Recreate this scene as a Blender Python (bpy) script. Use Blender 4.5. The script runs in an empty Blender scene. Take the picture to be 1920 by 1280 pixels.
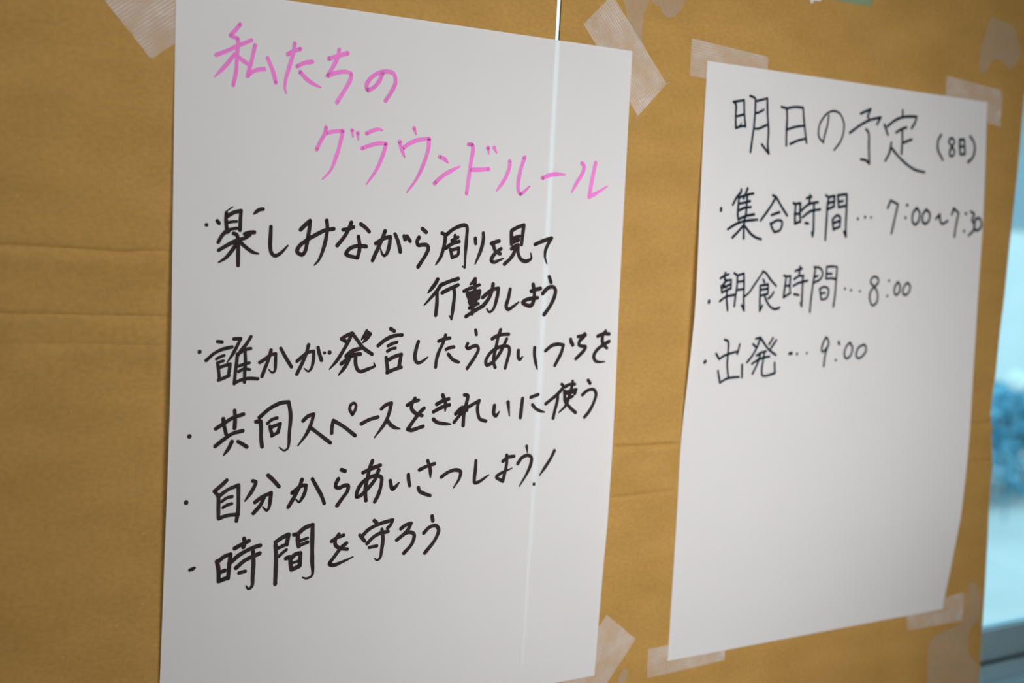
import bpy, bmesh, math, random
from mathutils import Vector, Matrix, noise

random.seed(7)
SC = bpy.context.scene
COL = SC.collection
ZT = 1.75            # height of the posters' top edge above the floor (m)

# ------------------------------------------------------------------ camera
# board coordinates: u to the right, v down, n away from the camera (metres)
CAM_POS = (-0.40979, 0.22075, -1.30502)
CAM_R = ((0.841405, -0.052393, -0.537859),
         (-0.009015, 0.993790, -0.110908),
         (0.540329, 0.098167, 0.835708))

def b2w(u, v, n=0.0):
    return Vector((u, n, ZT - v))

def b2dir(a):
    return Vector((a[0], a[2], -a[1]))

cam_d = bpy.data.cameras.new('camera')
cam = bpy.data.objects.new('camera', cam_d)
COL.objects.link(cam)
r, d, f = (b2dir(a) for a in CAM_R)
M = Matrix((r, -d, -f)).transposed().to_4x4()
M.translation = b2w(*CAM_POS)
cam.matrix_world = M
cam_d.sensor_width = 36.0
cam_d.lens = 2350.0 / 1920.0 * 36.0
cam_d.clip_start = 0.02
cam_d.clip_end = 200
cam_d.dof.use_dof = True
cam_d.dof.focus_distance = 1.46
cam_d.dof.aperture_fstop = 2.75
SC.camera = cam

# ------------------------------------------------------------------ world, light, exposure
w = bpy.data.worlds.new('sky')
SC.world = w
w.use_nodes = True
nt = w.node_tree
nt.nodes.clear()
wo = nt.nodes.new('ShaderNodeOutputWorld')
bg = nt.nodes.new('ShaderNodeBackground')
tc = nt.nodes.new('ShaderNodeTexCoord')
sx = nt.nodes.new('ShaderNodeSeparateXYZ')
rp = nt.nodes.new('ShaderNodeValToRGB')
nt.links.new(tc.outputs['Generated'], sx.inputs[0])
nt.links.new(sx.outputs['Z'], rp.inputs[0])
nt.links.new(rp.outputs[0], bg.inputs[0])
nt.links.new(bg.outputs[0], wo.inputs[0])
rp.color_ramp.elements[0].position = 0.0
rp.color_ramp.elements[0].color = (0.72, 0.95, 1.0, 1)
rp.color_ramp.elements[1].position = 0.8
rp.color_ramp.elements[1].color = (0.42, 0.78, 1.0, 1)
bg.inputs[1].default_value = 1.7

def area(name, loc, target, size, power, color, spread=180):
    l = bpy.data.lights.new(name, 'AREA')
    l.shape = 'DISK'
    l.size = size
    l.energy = power
    l.color = color
    l.spread = math.radians(spread)
    o = bpy.data.objects.new(name, l)
    COL.objects.link(o)
    o.location = loc
    o.rotation_euler = (Vector(target) - Vector(loc)).to_track_quat('-Z', 'Y').to_euler()
    return o

area('vignette_fill', (0.74, -1.06, ZT - 0.40), (0.72, 0, ZT - 0.50), 0.95, 7.3, (0.977, 0.976, 0.985), 130)  # unseen fill added facing the board; narrowed spread imitates lens vignetting
area('overhead_fill', (-0.05, -0.85, 2.52), (0.10, -0.45, 0.0), 0.6, 8.0, (0.980, 0.976, 0.982))  # unseen overhead fill, added so the cardboard folds catch shading
area('cool_side_fill', (-2.0, -1.2, 1.5), (0.3, 0, 1.3), 1.1, 5, (0.72, 0.86, 1.0))  # unseen cool fill added from the left; that wall has no window

vs = SC.view_settings
SC.display_settings.display_device = 'sRGB'
vs.view_transform = 'Standard'
vs.look = 'None'
vs.gamma = 1.0
vs.exposure = 0.0
vs.use_curve_mapping = False

# ------------------------------------------------------------------ materials
def mat(name, color, rough=0.6, spec=0.3):
    m = bpy.data.materials.new(name)
    m.use_nodes = True
    b = m.node_tree.nodes['Principled BSDF']
    b.inputs['Base Color'].default_value = (*color, 1)
    b.inputs['Roughness'].default_value = rough
    b.inputs['Specular IOR Level'].default_value = spec
    return m

def N(nt, t, **kw):
    n = nt.nodes.new(t)
    for k, v in kw.items():
        n.inputs[k].default_value = v
    return n

def ramp(nt, src, stops):
    rr = nt.nodes.new('ShaderNodeValToRGB')
    nt.links.new(src, rr.inputs[0])
    e = rr.color_ramp.elements
    while len(e) < len(stops):
        e.new(0.5)
    for el, (p, c) in zip(e, stops):
        el.position = p
        el.color = (*c, 1) if len(c) == 3 else c
    return rr.outputs[0]

def noisy(name, stops, scale, stretch=(1, 1, 1), rough=0.6, bump=0.0, detail=6, spec=0.3, bdist=0.002):
    m = mat(name, (0.5, 0.5, 0.5), rough, spec)
    nt = m.node_tree
    b = nt.nodes['Principled BSDF']
    tc = nt.nodes.new('ShaderNodeTexCoord')
    mp = nt.nodes.new('ShaderNodeMapping')
    mp.inputs['Scale'].default_value = stretch
    nz = N(nt, 'ShaderNodeTexNoise', Scale=scale, Detail=detail)
    nt.links.new(tc.outputs['Object'], mp.inputs[0])
    nt.links.new(mp.outputs[0], nz.inputs['Vector'])
    nt.links.new(ramp(nt, nz.outputs[0], stops), b.inputs['Base Color'])
    if bump:
        bp = N(nt, 'ShaderNodeBump', Strength=bump, Distance=bdist)
        nt.links.new(nz.outputs[0], bp.inputs['Height'])
        nt.links.new(bp.outputs[0], b.inputs['Normal'])
    return m

def cardboard_material():
    m = mat('kraft_cardboard', (0.5, 0.3, 0.1), 0.75, 0.15)
    nt = m.node_tree
    b = nt.nodes['Principled BSDF']
    tc = nt.nodes.new('ShaderNodeTexCoord')
    def nz(scale, stretch, detail=5):
        mp = nt.nodes.new('ShaderNodeMapping')
        mp.inputs['Scale'].default_value = stretch
        n = N(nt, 'ShaderNodeTexNoise', Scale=scale, Detail=detail)
        nt.links.new(tc.outputs['Object'], mp.inputs[0])
        nt.links.new(mp.outputs[0], n.inputs['Vector'])
        return n.outputs[0]
    big = nz(9, (1, 1, 2.2), 6)
    fib = nz(150, (1, 1, 1.5), 8)
    c1 = ramp(nt, big, [(0.3, (0.380, 0.214, 0.055)), (0.7, (0.450, 0.257, 0.071))])
    c2 = ramp(nt, fib, [(0.30, (0.90, 0.89, 0.87)), (0.65, (1.05, 1.05, 1.06))])
    mx = nt.nodes.new('ShaderNodeMix')
    mx.data_type = 'RGBA'
    mx.blend_type = 'MULTIPLY'
    mx.inputs[0].default_value = 1.0
    nt.links.new(c1, mx.inputs[6])
    nt.links.new(c2, mx.inputs[7])
    # stray dark and pale fibres in the recycled pulp
    vor = N(nt, 'ShaderNodeTexVoronoi', Scale=75.0)
    nt.links.new(tc.outputs['Object'], vor.inputs['Vector'])
    sp = ramp(nt, vor.outputs['Distance'], [(0.045, (1, 1, 1)), (0.085, (0, 0, 0))])
    cs = nt.nodes.new('ShaderNodeSeparateColor')
    nt.links.new(vor.outputs['Color'], cs.inputs[0])
    gate = ramp(nt, cs.outputs[0], [(0.66, (0, 0, 0)), (0.68, (0.6, 0.6, 0.6))])
    mu = nt.nodes.new('ShaderNodeMath')
    mu.operation = 'MULTIPLY'
    nt.links.new(sp, mu.inputs[0])
    nt.links.new(gate, mu.inputs[1])
    dk = ramp(nt, cs.outputs[1], [(0.55, (0.26, 0.14, 0.04)), (0.60, (0.62, 0.42, 0.18))])
    mx2 = nt.nodes.new('ShaderNodeMix')
    mx2.data_type = 'RGBA'
    nt.links.new(mu.outputs[0], mx2.inputs[0])
    nt.links.new(mx.outputs[2], mx2.inputs[6])
    nt.links.new(dk, mx2.inputs[7])
    nt.links.new(mx2.outputs[2], b.inputs['Base Color'])
    # faint washboard of the flutes
    wash = nz(60, (0.12, 1, 2.2), 2)
    bp = N(nt, 'ShaderNodeBump', Strength=0.22, Distance=0.0012)
    nt.links.new(wash, bp.inputs['Height'])
    bp2 = N(nt, 'ShaderNodeBump', Strength=0.12, Distance=0.0003)
    nt.links.new(fib, bp2.inputs['Height'])
    nt.links.new(bp.outputs[0], bp2.inputs['Normal'])
    nt.links.new(bp2.outputs[0], b.inputs['Normal'])
    return m

def sheet_material(name, color, trans, rough=0.55, mottled=0.02):
    """thin sheet: diffuse front, some light passes through"""
    m = bpy.data.materials.new(name)
    m.use_nodes = True
    nt = m.node_tree
    nt.nodes.clear()
    out = nt.nodes.new('ShaderNodeOutputMaterial')
    di = nt.nodes.new('ShaderNodeBsdfDiffuse')
    tr = nt.nodes.new('ShaderNodeBsdfTranslucent')
    mx = nt.nodes.new('ShaderNodeMixShader')
    mx.inputs[0].default_value = trans
    tc = nt.nodes.new('ShaderNodeTexCoord')
    nz = N(nt, 'ShaderNodeTexNoise', Scale=14.0, Detail=4.0)
    nt.links.new(tc.outputs['Object'], nz.inputs['Vector'])
    lo = tuple(c * (1 - mottled) for c in color)
    hi = tuple(min(1, c * (1 + mottled)) for c in color)
    cc = ramp(nt, nz.outputs[0], [(0.3, lo), (0.7, hi)])
    nt.links.new(cc, di.inputs[0])
    nt.links.new(cc, tr.inputs[0])
    nt.links.new(di.outputs[0], mx.inputs[1])
    nt.links.new(tr.outputs[0], mx.inputs[2])
    nt.links.new(mx.outputs[0], out.inputs[0])
    return m

def film_material(name, color, lo, hi, rib=0.0, gloss=0.08, rough=0.35):
    """translucent adhesive film; rib = pitch of the woven ribs in metres (along local X)"""
    m = bpy.data.materials.new(name)
    m.use_nodes = True
    nt = m.node_tree
    nt.nodes.clear()
    out = nt.nodes.new('ShaderNodeOutputMaterial')
    b = nt.nodes.new('ShaderNodeBsdfPrincipled')
    b.inputs['Base Color'].default_value = (*color, 1)
    b.inputs['Roughness'].default_value = rough
    b.inputs['Specular IOR Level'].default_value = 0.5
    tr = nt.nodes.new('ShaderNodeBsdfTransparent')
    mx = nt.nodes.new('ShaderNodeMixShader')
    tc = nt.nodes.new('ShaderNodeTexCoord')
    nz = N(nt, 'ShaderNodeTexNoise', Scale=34.0, Detail=5.0, Roughness=0.6)
    mp = nt.nodes.new('ShaderNodeMapping')
    mp.inputs['Scale'].default_value = (0.6, 1, 1)
    nt.links.new(tc.outputs['Object'], mp.inputs[0])
    nt.links.new(mp.outputs[0], nz.inputs['Vector'])
    fac = ramp(nt, nz.outputs[0], [(0.32, (lo,) * 3), (0.60, ((lo + hi) / 2,) * 3), (0.78, (hi,) * 3)])
    if rib:
        sx = nt.nodes.new('ShaderNodeSeparateXYZ')
        nt.links.new(tc.outputs['Object'], sx.inputs[0])
        k = N(nt, 'ShaderNodeMath')
        k.operation = 'MULTIPLY'
        nt.links.new(sx.outputs['Y'], k.inputs[0])
        k.inputs[1].default_value = 2 * math.pi / rib
        s = nt.nodes.new('ShaderNodeMath')
        s.operation = 'SINE'
        nt.links.new(k.outputs[0], s.inputs[0])
        mr = nt.nodes.new('ShaderNodeMapRange')
        mr.inputs['From Min'].default_value = -1
        mr.inputs['From Max'].default_value = 1
        mr.inputs['To Min'].default_value = 0.74
        mr.inputs['To Max'].default_value = 1.20
        nt.links.new(s.outputs[0], mr.inputs[0])
        mu = nt.nodes.new('ShaderNodeMath')
        mu.operation = 'MULTIPLY'
        nt.links.new(fac, mu.inputs[0])
        nt.links.new(mr.outputs[0], mu.inputs[1])
        fac = mu.outputs[0]
        bp = N(nt, 'ShaderNodeBump', Strength=0.5, Distance=0.0004)
        nt.links.new(s.outputs[0], bp.inputs['Height'])
        nt.links.new(bp.outputs[0], b.inputs['Normal'])
    nt.links.new(fac, mx.inputs[0])
    nt.links.new(tr.outputs[0], mx.inputs[1])
    nt.links.new(b.outputs[0], mx.inputs[2])
    nt.links.new(mx.outputs[0], out.inputs[0])
    return m

M_CARD = cardboard_material()
M_FLUTE = noisy('fluted_paper', [(0.3, (0.30, 0.17, 0.06)), (0.7, (0.40, 0.24, 0.09))], 60, rough=0.9)
M_PAPER = sheet_material('white_paper', (0.83, 0.825, 0.825), 0.29, mottled=0.006)
M_PINK = sheet_material('pink_marker_ink', (0.88, 0.25, 0.67), 0.18, mottled=0.09)
M_BLACK = sheet_material('black_marker_ink', (0.040, 0.030, 0.029), 0.15, mottled=0.15)
M_BLUEBLACK = sheet_material('blue_black_marker_ink', (0.016, 0.022, 0.032), 0.15, mottled=0.15)
M_TAPE = film_material('woven_clear_tape', (0.84, 0.78, 0.74), 0.22, 0.58, rib=0.0036)
M_RES = film_material('torn_tape_film', (0.56, 0.52, 0.48), 0.20, 0.34, rough=0.6)
M_GREEN = film_material('green_masking_tape', (0.26, 0.40, 0.24), 0.62, 0.80, rib=0.0022, rough=0.6)
M_SCRAP = sheet_material('scrap_paper', (0.78, 0.70, 0.66), 0.2)
M_WALL = noisy('painted_plaster', [(0.3, (0.46, 0.46, 0.46)), (0.7, (0.52, 0.52, 0.52))], 30, bump=0.1)
M_CEIL = noisy('ceiling_board', [(0.3, (0.60, 0.60, 0.60)), (0.7, (0.66, 0.66, 0.66))], 50, bump=0.1)
M_FLOOR = noisy('wood_floor', [(0.3, (0.30, 0.20, 0.12)), (0.7, (0.42, 0.30, 0.19))], 5, stretch=(0.4, 6, 1), rough=0.45)
M_ALU = noisy('grey_aluminium', [(0.3, (0.46, 0.68, 0.78)), (0.7, (0.51, 0.74, 0.84))], 20, rough=0.4, spec=0.5)
M_GASKET = mat('dark_rubber', (0.03, 0.04, 0.045), 0.6)
M_CONC = noisy('pale_concrete', [(0.3, (0.70, 0.67, 0.62)), (0.7, (0.86, 0.82, 0.75))], 1.6, bump=0.1)
M_HOUSE = noisy('pale_render', [(0.3, (0.70, 0.76, 0.76)), (0.7, (0.82, 0.86, 0.86))], 1.2, bump=0.1)
M_SIDING = noisy('blue_grey_siding', [(0.3, (0.25, 0.36, 0.42)), (0.7, (0.31, 0.43, 0.49))], 2.0, stretch=(0.3, 1, 6))
M_ROOF = noisy('slate_roof', [(0.3, (0.10, 0.12, 0.14)), (0.7, (0.17, 0.19, 0.21))], 6)
M_LEAF = noisy('hedge_leaves', [(0.3, (0.11, 0.38, 0.50)), (0.5, (0.18, 0.48, 0.62)), (0.72, (0.34, 0.66, 0.78))], 3.5, detail=4)
M_STEM = mat('hedge_stems', (0.10, 0.07, 0.05), 0.8)
M_GLOBE = mat('white_globe', (0.95, 0.95, 0.93), 0.15, 0.6)
M_POST = mat('globe_post', (0.16, 0.34, 0.42), 0.4)

def glass_material():
    m = bpy.data.materials.new('window_glass')
    m.use_nodes = True
    nt = m.node_tree
    nt.nodes.clear()
    out = nt.nodes.new('ShaderNodeOutputMaterial')
    tr = nt.nodes.new('ShaderNodeBsdfTransparent')
    tr.inputs[0].default_value = (0.93, 0.985, 0.99, 1)
    gl = nt.nodes.new('ShaderNodeBsdfGlossy')
    gl.inputs['Roughness'].default_value = 0.02
    lw = nt.nodes.new('ShaderNodeLayerWeight')
    p5 = nt.nodes.new('ShaderNodeMath')
    p5.operation = 'POWER'
    p5.inputs[1].default_value = 4.0
    nt.links.new(lw.outputs['Facing'], p5.inputs[0])
    fr = N(nt, 'ShaderNodeMapRange')
    fr.inputs['To Min'].default_value = 0.03
    fr.inputs['To Max'].default_value = 0.8
    nt.links.new(p5.outputs[0], fr.inputs[0])
    nz = N(nt, 'ShaderNodeTexNoise', Scale=3.0)
    bp = N(nt, 'ShaderNodeBump', Strength=0.02, Distance=0.001)
    nt.links.new(nz.outputs[0], bp.inputs['Height'])
    nt.links.new(bp.outputs[0], gl.inputs['Normal'])
    mx = nt.nodes.new('ShaderNodeMixShader')
    nt.links.new(fr.outputs[0], mx.inputs[0])
    nt.links.new(tr.outputs[0], mx.inputs[1])
    nt.links.new(gl.outputs[0], mx.inputs[2])
    nt.links.new(mx.outputs[0], out.inputs[0])
    return m
M_GLASS = glass_material()

# ------------------------------------------------------------------ helpers
def link(name, bm, m, parent=None, smooth=False):
    me = bpy.data.meshes.new(name)
    bm.normal_update()
    bm.to_mesh(me)
    bm.free()
    if smooth:
        for p in me.polygons:
            p.use_smooth = True
    me.materials.append(m)
    o = bpy.data.objects.new(name, me)
    COL.objects.link(o)
    if parent:
        o.parent = parent
    return o

def empty(name, loc):
    o = bpy.data.objects.new(name, None)
    o.empty_display_size = 0.1
    COL.objects.link(o)
    o.location = loc
    return o

def tag(o, label, cat, group=None):
    o['label'] = label
    o['category'] = cat
    if group:
        o['group'] = group
    return o

def struct(o):
    o['kind'] = 'structure'
    return o

def box(bm, x0, x1, y0, y1, z0, z1):
    vs = [bm.verts.new(p) for p in ((x0, y0, z0), (x1, y0, z0), (x1, y1, z0), (x0, y1, z0),
                                    (x0, y0, z1), (x1, y0, z1), (x1, y1, z1), (x0, y1, z1))]
    for f in ((0, 3, 2, 1), (4, 5, 6, 7), (0, 1, 5, 4), (1, 2, 6, 5), (2, 3, 7, 6), (3, 0, 4, 7)):
        bm.faces.new([vs[i] for i in f])

def boxes(*bs):
    bm = bmesh.new()
    for b in bs:
        box(bm, *b)
    return bm

def cubic(tab, x):
    """smooth curve through a table of (x, y)"""
    n = len(tab)
    if x <= tab[0][0]:
        return tab[0][1]
    if x >= tab[-1][0]:
        return tab[-1][1]
    i = 0
    while i < n - 2 and x > tab[i + 1][0]:
        i += 1
    def sl(j):
        a, b = max(j - 1, 0), min(j + 1, n - 1)
        return (tab[b][1] - tab[a][1]) / (tab[b][0] - tab[a][0])
    h = tab[i + 1][0] - tab[i][0]
    t = (x - tab[i][0]) / h
    return ((2*t**3 - 3*t*t + 1) * tab[i][1] + (t**3 - 2*t*t + t) * h * sl(i)
            + (3*t*t - 2*t**3) * tab[i + 1][1] + (t**3 - t*t) * h * sl(i + 1))

def linear(tab, x):
    if x <= tab[0][0]:
        return tab[0][1]
    for (a, p), (b, q) in zip(tab, tab[1:]):
        if x <= b:
            return p + (q - p) * (x - a) / (b - a)
    return tab[-1][1]

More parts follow.
